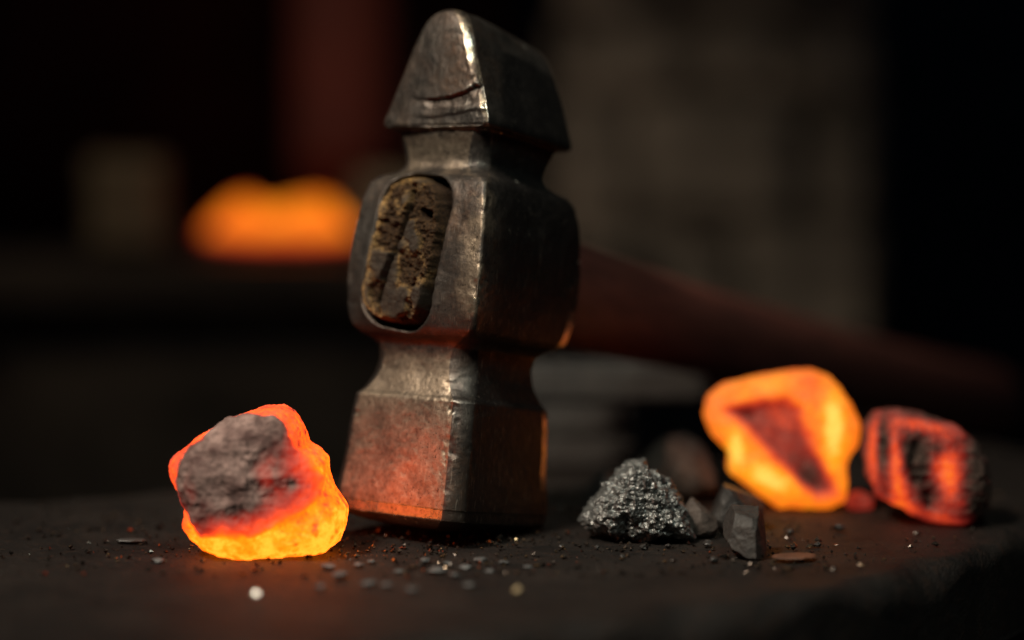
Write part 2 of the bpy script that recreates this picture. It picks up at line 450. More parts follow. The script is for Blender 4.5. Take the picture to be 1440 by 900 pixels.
# outward horizontal direction, edge closeness
dirv = V[:, :2]/np.maximum(np.linalg.norm(V[:, :2], axis=1), 1e-6)[:, None]
cidx = np.tile(np.arange(ncol), len(zs)); seg = cidx % (NSD+NCH)
near_edge = np.minimum(np.minimum(np.abs(seg-0), np.abs(seg-NCH)), np.abs(seg-(NSD+NCH)))
em = np.exp(-(near_edge/5.0)**2)
side = np.where(seg >= NCH, cidx//(NSD+NCH), -1)       # 0:+x 1:+y 2:-x 3:-y
# peen ridge slumps away from the eye face a little
pe = sstep(118, 135, V[:, 2])
V[:, 2] -= pe*np.clip((V[:, 1]+10)/28, 0, 1)**1.2*3.0
# corner of the ridge rounded on the eye side
# dents, hammer marks and nicks
d = fbm(V, 14, 3, 21)*.34+fbm(V, 4.5, 3, 33)*.15+fbm(V, 1.3, 2, 41)*.05
chip = np.clip(fbm(V, 5.5, 4, 55, .6)-.18, 0, 1)*em*1.3
nick = np.clip(vnoise(V/2.2, 77)-.55, 0, 1)*em*1.1
amp = sstep(0, 6, V[:, 2])*.9+.1
V[:, :2] += dirv*((d*amp-chip*amp-nick*amp)[:, None])
V[:, 2] += fbm(V+50, 7, 3, 61)*.25*sstep(28, 34, V[:, 2])
# flaked strata low on the front of the peen
fr = side == 3
X, Z = V[:, 0], V[:, 2]
lin = lambda o, sc, sd_: fbm(np.stack([X, X*0+o, X*0], 1), sc, 4, sd_, .6)
w1 = 112.2-1.0*np.sin((X+9)*.21)+1.8*sstep(9, 16, X)+lin(0, 5, 5)*1.0
w2 = 109.0+lin(9, 5, 6)*1.1
w3 = 107.0+.06*X+lin(20, 6, 7)*1.0
inx = sstep(-10, 1, X+lin(30, 3, 9)*2.0)
strat = sstep(.15, -.2, Z-w1)*(.75+.5*inx)-sstep(1.1, -.6, Z-w2)*.40+sstep(.2, -.25, Z-w3)*.45+fbm(V, 1.6, 4, 12, .6)*.22*inx
fl_ = np.where(Z < w1+.2, strat, 0)*inx*sstep(103.9, 104.3, Z)
V[:, 1] += np.where(fr | ((seg < NCH) & (V[:, 1] < -10) & (X > 0)), fl_, 0)
# the eye: a slot sunk into the face that looks towards the left
EX, EZ, EHW, EHH, ETILT = -2.6, 71.2, 11.6, 20.2, math.radians(7)
def eye_sdf(x, z, grow=0.0):
    u = (x-EX)*math.cos(ETILT)-(z-EZ)*math.sin(ETILT); v = (x-EX)*math.sin(ETILT)+(z-EZ)*math.cos(ETILT)
    hw, hh, r = EHW+grow, EHH+grow, 8.2
    qx = np.abs(u)-(hw-r); qy = np.abs(v)-(hh-r)
    return np.hypot(np.maximum(qx, 0), np.maximum(qy, 0))+np.minimum(np.maximum(qx, qy), 0)-r, u, v
sd, _, _ = eye_sdf(X, Z)
rim = np.exp(-((sd-1.2)/1.3)**2)*.18
sink = sstep(.45, -.9, sd)*7.5
V[:, 1] += np.where(fr, sink-rim, 0)
F = grid_faces(len(zs), ncol)
top_c = len(V); V = np.vstack([V, [[0, 2, V[V[:, 2] > 128][:, 2].max()-.1], [0, 0, 0]]])
lo = np.array([(i, (i+1) % ncol) for i in range(ncol)]); base = (len(zs)-1)*ncol
Fl = [tuple(f) for f in F.tolist()]
Fl += [(base+a, base+b, top_c) for a, b in lo.tolist()]+[(b, a, top_c+1) for a, b in lo.tolist()]
# where the scale is rubbed off: the striking end and the necks on the eye side
wr = np.where(V[:, 1] < -.30*np.abs(V[:, 0])-4, 1., 0.)*(.50*sstep(48, 43, V[:, 2])+.5*np.exp(-((V[:, 2]-98)/6.)**2)+.12+.22*sstep(6.4, 6.1, V[:, 2])*sstep(3.2, 3.6, V[:, 2]))  # the bottom bevel is lightened further for the ember's reflected strip
sgx = np.concatenate([seg, [99, 99]])
wr = np.where(sgx < NCH, -.05, wr)
wr = np.where((V[:, 0] > 10) & (V[:, 1] > -.9*V[:, 0]+.5), -.5*sstep(1.0, 6.0, V[:, 0]+V[:, 1]), wr)  # handle-side right faces darkened in the colour so they look unlit
cix = np.concatenate([cidx, [0, 0]]); cn = NSD+NCH
zz = V[:, 2]
glint_band = sstep(12, 18, zz)*sstep(34, 31, zz)+sstep(46, 50, zz)*sstep(62, 55, zz)
wr = np.where((cix > cn-7) & (cix < cn+NCH+7), np.where(glint_band > .05, .9*glint_band+.3*fbm(V, 6, 3, 71), wr), wr)  # far edge lightened in bands to carry the red ember glints
# the chipped edge of the peen and the near edge of the eye block are bare metal
wr = np.where((cix < NCH+1) & (zz > 104), np.clip(.62+1.3*fbm(V, 3.2, 4, 73, .6), .1, 1.2), wr)
dcl = np.minimum(np.minimum(cix, 4*cn-cix), np.abs(cix-NCH))
ew = np.exp(-(dcl/13.)**2)*sstep(51, 57, zz)*sstep(94, 88, zz)
wr = wr*(1-ew)+ew*np.clip(.35+.8*fbm(V, 6, 3, 74)+.30*sstep(72, 58, zz), 0, .9)
head_me = mesh_np("head", V, Fl, attrs={"wear_shade": wr, "eye_rim": np.concatenate([np.where(fr, np.exp(-(eye_sdf(X, Z)[0]/3.0)**2), 0), [0, 0]])})

near = np.array([-15.0, 461.0])        # plan position of the near vertical edge
xh = np.array([math.cos(YAW), -math.sin(YAW)]); yh = np.array([math.sin(YAW), math.cos(YAW)])
ctr = near-20.5*xh+20.5*yh
# it rests on the edge of its face on the handle side; the front is lifted
PIV_Y, PIV_Z = 17.6, 2.2
contact = ctr+yh*PIV_Y
hammer = empty("forging_hammer", (contact[0], contact[1], .15))
hammer.rotation_euler = (Matrix.Rotation(-YAW, 3, 'Z') @ Matrix.Rotation(-TILT, 3, 'X')).to_euler()
tag(hammer, "heavy steel straight peen hammer standing on its face, wooden handle leaning away behind", "hammer")
hammer.scale = (1.012, 1.012, 1.012)
off = (0, -PIV_Y, -PIV_Z)
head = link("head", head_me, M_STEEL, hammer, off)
head["label"] = "forged steel head with chamfered edges, waisted necks and wedge peen"

# handle: an oval shaft through the eye, swelling towards its far end
LY = np.concatenate([np.linspace(-13, 20, 20), np.linspace(24, 380, 76), [383, 385, 386]])
na = 48; an = np.linspace(0, 2*math.pi, na, endpoint=False)
rows = []
for y in LY:
    t = np.clip((y-20)/280, 0, 1)
    az = np.interp(y, [-13, 20, 60, 130, 240, 360, 383, 386], [17, 16.2, 15.5, 13.8, 15.0, 16.5, 13, 3])
    ax = np.interp(y, [-13, 20, 60, 130, 240, 360, 383, 386], [8.2, 8.4, 9.5, 9.2, 11.5, 12.5, 9, 2])
    dz = -8.5*np.clip((y-20)/280, 0, 1)**1.0-1.0*np.clip((y-20)/30, 0, 1)
    r = np.stack([ax*np.cos(an), an*0+y, EZ-1+dz+az*np.sin(an)], 1); rows.append(r)
V = np.concatenate(rows); V[:, [0, 2]] += fbm(V*np.array([1, .2, 1]), 6, 3, 8)[:, None]*.25
F = [tuple(f) for f in grid_faces(len(LY), na)[:, ::-1].tolist()]+[tuple(range(na)), tuple((len(LY)-1)*na+i for i in range(na-1, -1, -1))]
handle = link("handle", mesh_np("handle", V, F), M_HANDLE, hammer, off)
handle["label"] = "dark oval wooden handle drooping away behind the head"

# battered end of the handle standing in the eye
gx = np.arange(EX-16, EX+16, .17); gz = np.arange(EZ-23, EZ+23, .17)
GX, GZ = np.meshgrid(gx, gz, indexing='xy')
x, z = GX.ravel(), GZ.ravel()
q2 = np.stack([x, z*0, z], 1)
warp = fbm(q2, 4, 3, 90)*.9
sd, u, v = eye_sdf(x+.6, z-.5, -.5)
sd = sd+warp*.75+.5*sstep(4, 14, v)*sstep(-1, 6, u)*4.0       # broken away at the upper right
body = sstep(.4, -1.5, sd)
blk = fbm(q2*np.array([1, 1, .6]), 5.0, 3, 91)
flat = sstep(-.25, .08, blk)
rough = fbm(q2, 1.6, 4, 92, .65)
# the long split, from the upper middle down to the lower left
def seg_d(x, z, a, b):
    a = np.array(a); b = np.array(b); ab = b-a
    t = np.clip(((x-a[0])*ab[0]+(z-a[1])*ab[1])/(ab@ab), 0, 1)
    return np.hypot(x-a[0]-ab[0]*t, z-a[1]-ab[1]*t), t
ds1, t1 = seg_d(x+warp*.6, z, (EX-.2, EZ+6), (EX-6.6, EZ-13.5))
ds2, t2 = seg_d(x+warp*.8, z, (EX+.6, EZ+15), (EX-.2, EZ+6))
split = sstep(1.5, .4, ds1)*np.minimum(1, .45+t1)+sstep(1.1, .3, ds2)*.6
hole, _ = seg_d(x+warp, z, (EX+4.5, EZ+9.8), (EX+7, EZ+9.2))
split = np.clip(split+sstep(1.6, .5, hole)*.9, 0, 1)
hgt = -6.0+body*(6.9+flat*1.3+rough*(2.0-1.55*flat))-split*3.6*body
pit = np.clip(split*1.1+(1-body)*1.2-.15, 0, 1)
V = np.stack([x, -hy_at(np.clip(z, 0, 135))-hgt-.2, z], 1)
nrg, ncg = GX.shape
F = grid_faces(nrg, ncg, False)
keep = (sd < 2.3); keep &= (eye_sdf(x, z)[0] < .9)
F = F[keep[F].all(1)]
used = np.unique(F); remap = -np.ones(len(V), int); remap[used] = np.arange(len(used))
me = mesh_np("end_grain", V[used], remap[F], attrs={"flat": (flat*body)[used], "pit": pit[used], "lip": (np.exp(-((sd+.9)/1.3)**2)*sstep(3, -4, u)*.9+.35*np.exp(-((blk+.10)/.07)**2)*body)[used]})
eg = link("end_grain", me, M_END, handle)
eg["label"] = "battered end grain of the handle, split and torn, in the eye"

# ------------------------------------------------------------------ lumps
def poly_R(poly, c, th):
    """distance from c to the outline along each angle"""
    p = np.asarray(poly, float)-c; q = np.roll(p, -1, 0)
    out = np.zeros(len(th))
    for i, a in enumerate(th):
        dx, dz = math.cos(a), math.sin(a); best = 0
        for (x0, z0), (x1, z1) in zip(p, q):
            ex, ez = x1-x0, z1-z0; den = dx*ez-dz*ex
            if abs(den) < 1e-9: continue
            t = (x0*ez-z0*ex)/den; s = (x0*dz-z0*dx)/den
            if t > 0 and -1e-6 <= s <= 1+1e-6: best = max(best, t)
        out[i] = best
    k = np.array([1, 2, 1.]); k /= k.sum()
    return np.convolve(np.concatenate([out[-1:], out, out[:1]]), k, 'valid')
def poly_sdf(px, py, poly):
    P_ = np.asarray(poly, float); d = np.full(len(px), 1e9); ins = np.zeros(len(px), bool)
    for a, b in zip(P_, np.roll(P_, -1, 0)):
        e = b-a; wx, wy = px-a[0], py-a[1]
        t = np.clip((wx*e[0]+wy*e[1])/(e@e), 0, 1)
        d = np.minimum(d, np.hypot(wx-e[0]*t, wy-e[1]*t))
        c = ((a[1] <= py) & (b[1] > py)) | ((b[1] <= py) & (a[1] > py))
        with np.errstate(divide='ignore', invalid='ignore'):
            xi = a[0]+(py-a[1])/(b[1]-a[1]+1e-12)*e[0]
        ins ^= c & (px < xi)
    return np.where(ins, -d, d)
def blob(outline, Y, depth_f, depth_b, nth=260, nps=150, flatp=.55, seed=0, amp=(1.2, 7, .45, 1.6), centre=None):
    """a lump whose outline seen from the front is the polygon (photo px) at distance Y; returns V (mm, world), px coords, front mask"""
    X, Z = px_plane([p[0] for p in outline], [p[1] for p in outline], Y)
    poly = np.stack([X, Z], 1)
    c = poly.mean(0) if centre is None else np.array(px_plane(centre[0], centre[1], Y)).ravel()
    th = np.linspace(0, 2*math.pi, nth, endpoint=False); Rr = poly_R(poly, c, th)
    k_ = nps//4; ts = np.linspace(0, 1, k_+2)[1:-1]; pf = np.arcsin(ts**(1/flatp))
    ps = np.sort(np.concatenate([pf, math.pi-pf, np.linspace(0, math.pi, nps-2*k_+2)[1:-1]]))
    ps = ps[ps > pf[0]*.999]; ps = ps[ps < math.pi-pf[0]*.999]; nps = len(ps)
    rho = np.sin(ps)**flatp; yy = -np.sign(np.cos(ps))*np.abs(np.cos(ps))**.8
    yy = np.where(yy < 0, yy*depth_f, yy*depth_b)
    PX = c[0]+rho[:, None]*Rr*np.cos(th); PZ = c[1]+rho[:, None]*Rr*np.sin(th)
    V = np.stack([PX, np.repeat((Y+yy)[:, None], nth, 1), PZ], 2).reshape(-1, 3)
    V = np.vstack([V, [[c[0], Y-depth_f, c[1]], [c[0], Y+depth_b, c[1]]]])
    F = [tuple(f) for f in grid_faces(nps, nth).tolist()]
    n = nps*nth
    F += [((i+1) % nth, i, n) for i in range(nth)]+[((nps-1)*nth+i, (nps-1)*nth+(i+1) % nth, n+1) for i in range(nth)]
    ctr3 = np.array([c[0], Y+(depth_b-depth_f)/2, c[1]])
    dv = V-ctr3; dv /= np.linalg.norm(dv, axis=1)[:, None]
    a0, s0, a1, s1 = amp
    k = fbm(V, s0, 3, seed)*a0+fbm(V, s1, 3, seed+7, ridged=True)*a1
    V = V+dv*k[:, None]
    V[:, 2] = np.where(V[:, 2] < .15, .15+(V[:, 2]-.15)*.06, V[:, 2])
    V[:, 2] -= V[:, 2].min()-.1
    px, py = plane_px(V[:, 0], V[:, 2], V[:, 1])
    return V, F, px, py, dv
def gauss(px, py, x, y, sx, sy=None, rot=0):
    sy = sy or sx; c, s = math.cos(rot), math.sin(rot)
    u = (px-x)*c+(py-y)*s; w = -(px-x)*s+(py-y)*c
    return np.exp(-(u/sx)**2-(w/sy)**2)
def sub_patch(V, F, mask, dv, lift):
    """the faces whose vertices are all in mask, lifted off the body"""
    keep = [f for f in F if all(mask[i] for i in f)]
    used = np.unique(np.concatenate([np.array(f) for f in keep]))
    rm = {int(u): i for i, u in enumerate(used)}
    return used, V[used]+dv[used]*lift[used][:, None], [tuple(rm[i] for i in f) for f in keep]

M_EMBER = ember_mat("glowing ember", 3.0)
M_CRUST = ember_mat("ash crust", 3.0, crust=True)
M_EMBER_B = ember_mat("cooler ember", 3.0, stops=MILD, wob=.6)

def build_ember(name, label, V, F, heat, dv, Y, crust_sd=None, lift=.9, crust_heat=None, mat=None):
    c = np.array([V[:, 0].mean(), Y, 0.0])
    t = tag(empty(name, c), label, "ember", "glowing coals lying on the anvil")
    link("ember_body", mesh_np("ember_body", V-c, F, attrs={"ember_heat": heat}), mat or M_EMBER, t)
    if crust_sd is not None:
        m = crust_sd < 2.0
        L = sstep(2.0, -9, crust_sd)*lift-.12
        L = L+(fbm(V, 6.0, 3, 5, .5, True)*.8+fbm(V, 2.6, 3, 6)*.14)*sstep(0, -14, crust_sd)
        used, Vc, Fc = sub_patch(V, F, m, dv, L)
        link("ash_crust", mesh_np("ash_crust", Vc-c, Fc, attrs={"ember_heat": crust_heat[used]}), M_CRUST, t)
    return t

# --- the ember beside the hammer, grey ash on its front
out1 = [(243, 650), (250, 637), (272, 622), (300, 604), (330, 588), (352, 580), (375, 573), (398, 572), (413, 580), (424, 598), (431, 624), (446, 632),
        (458, 645), (462, 668), (470, 688), (484, 712), (487, 738), (478, 760), (455, 772), (420, 780), (385, 783), (345, 784), (318, 779), (290, 768),
        (270, 752), (261, 735), (262, 712), (256, 690), (246, 668)]
Y1 = 460.
V, F, px, py, dv = blob(out1, Y1, 15, 14, 300, 190, .42, 101, (.9, 6, .35, 1.3))
front = V[:, 1] < Y1-1
cr = [(256, 654), (270, 634), (298, 610), (326, 591), (352, 583), (384, 588), (402, 604), (414, 630), (434, 654), (449, 672), (446, 694), (430, 712), (408, 727),
      (382, 741), (354, 752), (322, 755), (286, 752), (270, 732), (260, 702), (252, 676)]
wob = fbm(np.stack([px, py, px*0], 1), 26, 4, 3, .6)*9
sdc = poly_sdf(px, py, cr)+wob*.7-5
sdc = np.where(front, sdc, 60)
heat = .70+.24*sstep(690, 770, py)+.10*sstep(400, 470, px)-.10*sstep(690, 600, py)-.16*sstep(285, 250, px)
heat += .16*fbm(V, 4, 4, 13)+.10*fbm(V*np.array([1, 1, .35]), 1.6, 3, 19)
heat -= .34*sstep(.22, .50, fbm(V, 2.4, 4, 29, .6))*sstep(330, 420, px)
heat -= .20*sstep(.25, .5, fbm(V*np.array([1, 1, .3]), 1.5, 3, 37, .6))*sstep(370, 430, px)*sstep(720, 680, py)
heat = np.clip(heat, .1, 1)
# how far the crust blends into the hot body: a thin edge towards the top, a broad red zone low on the hammer side
q_ = sstep(0, 1, ((px-335)+(py-655)*1.1)/95)
din = np.maximum(-sdc, 0)
e1_ = 1-sstep(0, 6+12*q_, din); e2_ = 1-sstep(2+4*q_, 14+48*q_, din)
ch = heat*.78*e1_+(1-e1_)*(.05+(.12+.20*q_)*e2_)
ch += .07*sstep(640, 740, py)+.13*gauss(px, py, 400, 655, 40, 45)+.14*np.clip(fbm(V, 6, 3, 47)-.05, 0, 1)+.12*fbm(V, 3.5, 4, 17)*sstep(.08, .25, ch)
ch *= 1-.7*gauss(px, py, 406, 680, 8, 9)
ch -= .10*gauss(px, py, 315, 632, 50, 36)+.08*gauss(px, py, 355, 706, 30, 14)
ch = np.clip(ch, 0, .86)
e1 = build_ember("glowing_coal", "glowing orange coal with a grey ash crust on its front, beside the hammer", V, F, heat, dv, Y1, sdc, 1.3, np.clip(ch, 0, .9))

# --- the big blurred ember on the far right
out2 = [(990, 580), (997, 555), (1018, 540), (1050, 532), (1085, 524), (1115, 518), (1142, 517), (1165, 528), (1188, 554), (1204, 588), (1202, 615), (1184, 648),
        (1188, 675), (1182, 698), (1160, 707), (1125, 706), (1090, 706), (1068, 690), (1046, 672), (1026, 658), (1026, 630), (1004, 608)]
Y2 = 531.
V, F, px, py, dv = blob(out2, Y2, 15, 14, 220, 120, .45, 202, (.6, 7, .7, 4.), centre=(1100, 615))
front = V[:, 1] < Y2
core = [(1020, 576), (1060, 566), (1100, 562), (1128, 572), (1138, 605), (1150, 640), (1172, 672), (1176, 695), (1150, 700), (1130, 684), (1108, 660), (1080, 632), (1055, 604)]
sd2 = poly_sdf(px, py, core)+fbm(V, 7, 3, 9)*6
sd2 = np.where(front, sd2, 40)
heat = .70+.40*gauss(px, py, 1173, 600, 14, 46)+.36*gauss(px, py, 1035, 632, 12, 26)+.36*gauss(px, py, 1082, 672, 34, 15, .5)+.12*gauss(px, py, 1085, 540, 40, 10)-.10*gauss(px, py, 1140, 545, 18)
heat += .08*fbm(V, 5, 3, 4)
ins = sstep(9, -12, sd2)
corer = .32+.10*gauss(px, py, 1105, 590, 25, 20)-.20*gauss(px, py, 1140, 675, 26, 26)-.10*gauss(px, py, 1045, 585, 22, 14)
heat = heat*(1-ins)+corer*ins
bk = sstep(Y2+1, Y2+9, V[:, 1]); heat = heat*(1-bk)+.26*bk
V = V+np.stack([V[:, 0]*0, ins*5.0, V[:, 0]*0], 1)              # the hot mouth is a hollow
build_ember("glowing_coal", "yellow hot coal with a dark red hollow, beside the smaller striped ember", V, F, np.clip(heat, .05, 1), dv, Y2, mat=M_EMBER_B)

# --- the striped ember next to it
out3 = [(1222, 640), (1222, 600), (1234, 582), (1262, 577), (1298, 584), (1335, 598), (1366, 618), (1384, 648), (1386, 690), (1374, 722), (1340, 733), (1305, 729),
        (1268, 714), (1238, 698), (1226, 672)]
Y3 = 508.
V, F, px, py, dv = blob(out3, Y3, 14, 15, 220, 120, .40, 303, (1.4, 8, .9, 3.2))
wx = px+6*fbm(V, 8, 3, 2)
heat = .25+.30*gauss(wx, py, 1228, 630, 9, 60)+.34*gauss(wx, py, 1260, 655, 10, 50)+.30*gauss(px, py, 1290, 596, 45, 10, .2)
heat += .40*gauss(px, py, 1332, 665, 20, 38)+.22*gauss(px, py, 1290, 718, 60, 10, .3)+.22*gauss(px, py, 1272, 690, 14, 26)
heat -= .26*gauss(wx, py, 1244, 625, 7, 30)+.34*gauss(wx, py, 1288, 650, 17, 40)+.22*gauss(wx, py, 1308, 700, 12, 26, .4)+.18*gauss(px, py, 1322, 632, 14, 10)
heat -= .34*sstep(1338, 1392, px)+.25*sstep(596, 584, py)*sstep(1290, 1330, px)
heat += .05*fbm(V, 4, 3, 4)
heat -= .10*sstep(605, 585, py)
bk = sstep(Y3-1, Y3+9, V[:, 1]); heat = heat*(1-bk)+.15*bk
V[:, 1] += 3.0*gauss(wx, py, 1288, 655, 15, 40)+1.8*gauss(wx, py, 1244, 630, 7, 36)+3*gauss(px, py, 1310, 705, 12, 22)
build_ember("glowing_coal", "dull red coal striped by dark cracks, cooling black on one side", V, F, np.clip(heat, .02, .85), dv, Y3, mat=M_EMBER_B)

# --- the crumb of ember between the two
x0, y0 = px_ground(1208, 716)
oc = [(1190, 706), (1196, 693), (1212, 690), (1226, 700), (1226, 714), (1208, 719), (1192, 716)]
V, F, px, py, dv = blob(oc, y0, 3.2, 3.0, 60, 36, .5, 404, (.5, 3, .2, 1))
heat = .33+.12*fbm(V, 2.5, 3, 6)
build_ember("ember_crumb", "small dim red ember crumb between the two larger embers", V, F, heat, dv, y0, mat=M_EMBER_B)

# ---- dark lumps, clinker
def facet_lump(outline, base_py, df, db, seed, nfac=14, res=(150, 100), rough=(.35, 1.4), centre=None, Y=None, planes=()):
    """broken lump: outline in photo px standing on the anvil at base_py, cut by random planes into facets"""
    if Y is None: Y = px_ground(720, base_py)[1]
    V, F, px, py, dv = blob(outline, Y, df, db, res[0], res[1], .45, seed, (.2, 6, .05, 2), centre)
    r = np.random.default_rng(seed)
    c = V.mean(0); L = V-c
    ext = np.abs(L).max(0)
    for n, qn in planes:
        n = np.array(n, float); n /= np.linalg.norm(n)
        L -= np.maximum(L@n-np.quantile(L@n, qn), 0)[:, None]*n
    for i in range(nfac):
        n = r.normal(size=3); n[2] = abs(n[2])*.8; n /= np.linalg.norm(n)
        lim = np.quantile(L@n, r.uniform(.84, .96))
        over = np.maximum(L@n-lim, 0); L -= over[:, None]*n
    V = L+c
    V += dv*(fbm(V, rough[1]*2, 4, seed+3, .6)*rough[0])[:, None]
    V[:, 2] = np.where(V[:, 2] < .15, .15+(V[:, 2]-.15)*.05, V[:, 2]); V[:, 2] -= V[:, 2].min()-.1
    return V, F, Y
def lump(name, label, cat, outline, base_py, df, db, seed, m, group=None, **kw):
    V, F, Y = facet_lump(outline, base_py, df, db, seed, **kw)
    c = np.array([V[:, 0].mean(), V[:, 1].mean(), 0])
    return tag(link(name, mesh_np(name, V-c, F, smooth=kw.get('rough', (.3, 1))[0] > .0), m, loc=c), label, cat, group)

lump("coal_lump", "black coal lump with one flat matte grey face, in front of the big ember", "coal",
     [(1012, 720), (1022, 704), (1050, 700), (1070, 704), (1090, 718), (1096, 748), (1092, 775), (1070, 786), (1045, 782), (1026, 768), (1014, 745)], 783, 8, 9, 11, M_FLAT, "unlit coals on the anvil", nfac=6, rough=(.3, .8), planes=[((-.30, -.95, .12), .62), ((.85, -.5, .1), .74), ((.1, -.2, 1), .82), ((-.9, -.1, .3), .9)])
lump("coal_lump", "low black coal lump behind the flat faced one, against the big ember", "coal",
     [(996, 690), (1008, 678), (1040, 674), (1070, 682), (1078, 698), (1072, 730), (1050, 742), (1010, 740), (996, 722)], 745, 9, 8, 12, M_COAL, "unlit coals on the anvil", nfac=16)
lump("coal_lump", "small dark coal lump touching the glittering clinker", "coal",
     [(950, 712), (965, 698), (990, 696), (1006, 712), (1010, 738), (998, 752), (968, 752), (950, 740)], 755, 6, 6, 13, M_COAL_B, "unlit coals on the anvil", nfac=14)
lump("coke_lump", "brownish coke lump standing behind the glittering clinker", "coal",
     [(885, 640), (905, 605), (940, 590), (975, 598), (1005, 622), (1018, 660), (1014, 694), (960, 700), (905, 700), (886, 676)], 700, 13, 12, 14, M_COAL_B, "unlit coals on the anvil", nfac=18, rough=(.7, 2.2))
lump("coal_lump", "small black coal lump between the hammer and the clinker", "coal",
     [(822, 690), (836, 668), (858, 660), (876, 668), (886, 690), (880, 706), (850, 710), (826, 706)], 708, 7, 6, 15, M_COAL, "unlit coals on the anvil", nfac=14)

# clinker: a porous lump of shiny beads
oc = [(824, 728), (838, 704), (852, 686), (872, 668), (890, 655), (906, 652), (914, 666), (936, 674), (946, 688), (956, 706), (968, 728), (972, 748), (940, 756), (880, 754), (838, 746)]
Yc = px_ground(900, 757)[1]
V, F, px, py, dv = blob(oc, Yc, 11, 11, 420, 260, .6, 505, (2.8, 5, .8, 2.2))
cells = np.random.default_rng(5)
# worley-like beads: distance to jittered lattice points
def worley(p, size, seed):
    q = p/size; i = np.floor(q).astype(np.int64); best = np.full(len(p), 9.)
    for dx in (-1, 0, 1):
        for dy in (-1, 0, 1):
            for dz in (-1, 0, 1):
                j = i+np.array([dx, dy, dz])
                o_ = np.stack([_h(j[:, 0], j[:, 1], j[:, 2], seed+k) for k in (1, 2, 3)], 1)
                best = np.minimum(best, np.linalg.norm(q-j-o_, axis=1))
    return best
kb = (.62-worley(V, 1.9, 4))*1.1+(.6-worley(V, .85, 9))*.5
V = V+dv*kb[:, None]
V[:, 2] = np.maximum(V[:, 2], .1)
c = np.array([V[:, 0].mean(), Yc, 0])
tag(link("clinker", mesh_np("clinker", V-c, F), M_SLAG, loc=c), "glittering silver grey clinker lump of glassy beads beside the hammer", "clinker")

# ---- flakes, beads and crumbs that show singly
def chip_mesh(name, sx, sy, sz, seed, sub=2):
    bm = bmesh.new(); bmesh.ops.create_icosphere(bm, subdivisions=sub, radius=.5)
    P_ = np.array([v.co for v in bm.verts]); r = np.random.default_rng(seed)
    for i in range(7):
        n = r.normal(size=3); n /= np.linalg.norm(n); lim = r.uniform(.28, .42)
        P_ -= np.maximum(P_@n-lim, 0)[:, None]*n
    P_ *= 1+fbm(P_*4+seed, 1.2, 3, seed)[:, None]*.25
    P_ = P_*np.array([sx, sy, sz]); P_[:, 2] -= P_[:, 2].min()
    for v, p in zip(bm.verts, P_): v.co = Vector(p*MM)
    me = bpy.data.meshes.new(name); bm.to_mesh(me); bm.free()
    return me
def chip(name, label, cat, pxy, size, seed, m, group=None, rot=0., lift=.15, smooth=False):
    x0, y0 = px_ground(*pxy)
    me = chip_mesh(name, *size, seed); me.polygons.foreach_set("use_smooth", [smooth]*len(me.polygons))
    o = link(name, me, m, loc=(x0, y0, lift)); o.rotation_euler.z = rot
    return tag(o, label, cat, group)
M_BEAD = NT("pale glassy bead"); M_BEAD.P("Base Color", (.95, .95, .86, 1)); M_BEAD.P("Metallic", 1.); M_BEAD.P("Roughness", .34); M_BEAD = M_BEAD.m
M_PALE = coal_mat("pale grey slag", (.035, .035, .034), (.11, .113, .11), .6)
M_TAN = coal_mat("tan slag", (.22, .16, .08), (.42, .32, .17), .5)
M_RUSTCH = coal_mat("rust flake", (.06, .025, .013), (.13, .05, .025), .6)
bead = chip("slag_bead", "small bright white bead lying in front of the crusted ember", "bead", (361, 842), (2.6, 3.0, 1.1), 5, M_BEAD, smooth=True, lift=.9)
bead.rotation_euler = Vector((-.147, -.786, .60)).to_track_quat('Z', 'Y').to_euler()
chip("slag_bead", "small tan bead on the anvil in front of the hammer", "bead", (727, 836), (2.2, 2.2, 1.9), 6, M_TAN, rot=1)
chip("scale_flake", "long thin black scale flake lying flat beside the crusted ember", "scale flake", (183, 764), (9.5, 4.0, 1.6), 8, M_COAL, rot=.1)
chip("rust_flake", "flat rust red flake in front of the flat faced coal lump", "scale flake", (1118, 788), (12, 7, 1.6), 9, M_RUSTCH, rot=.2)
PALE = [(462, 800, 4.2), (478, 813, 5.0), (505, 797, 3.2), (523, 792, 2.6), (545, 826, 3.4), (560, 806, 2.8), (598, 792, 4.0), (613, 806, 5.2), (628, 795, 3.0), (640, 812, 3.2),
        (655, 800, 3.6), (676, 792, 4.6), (690, 806, 3.0), (708, 794, 3.2), (222, 792, 4.0), (520, 824, 4.2), (450, 828, 3.2), (742, 800, 2.6), (580, 832, 3.8), (660, 826, 3.4)]
for i, (a, b, s) in enumerate(PALE):
    chip("slag_crumb", "pale grey slag crumb lying on the anvil in front of the hammer and crusted ember", "slag crumb", (a, b), (s*1.0, s*.8, s*.30), 40+i, M_PALE, "pale slag crumbs on the anvil", rot=i*1.3)
for i, (a, b, s) in enumerate([(995, 770, 2.6), (1004, 792, 2.4), (840, 774, 1.8), (905, 774, 2.0), (940, 772, 1.6), (875, 786, 1.6), (1180, 748, 2.8), (1150, 770, 2.0), (1112, 752, 2.2), (790, 772, 1.8)]):
    chip("coal_crumb", "tiny black coal crumb scattered around the clinker and embers", "coal crumb", (a, b), (s*1.2, s, s*.8), 80+i, M_COAL, "black coal crumbs on the anvil", rot=i*.9)

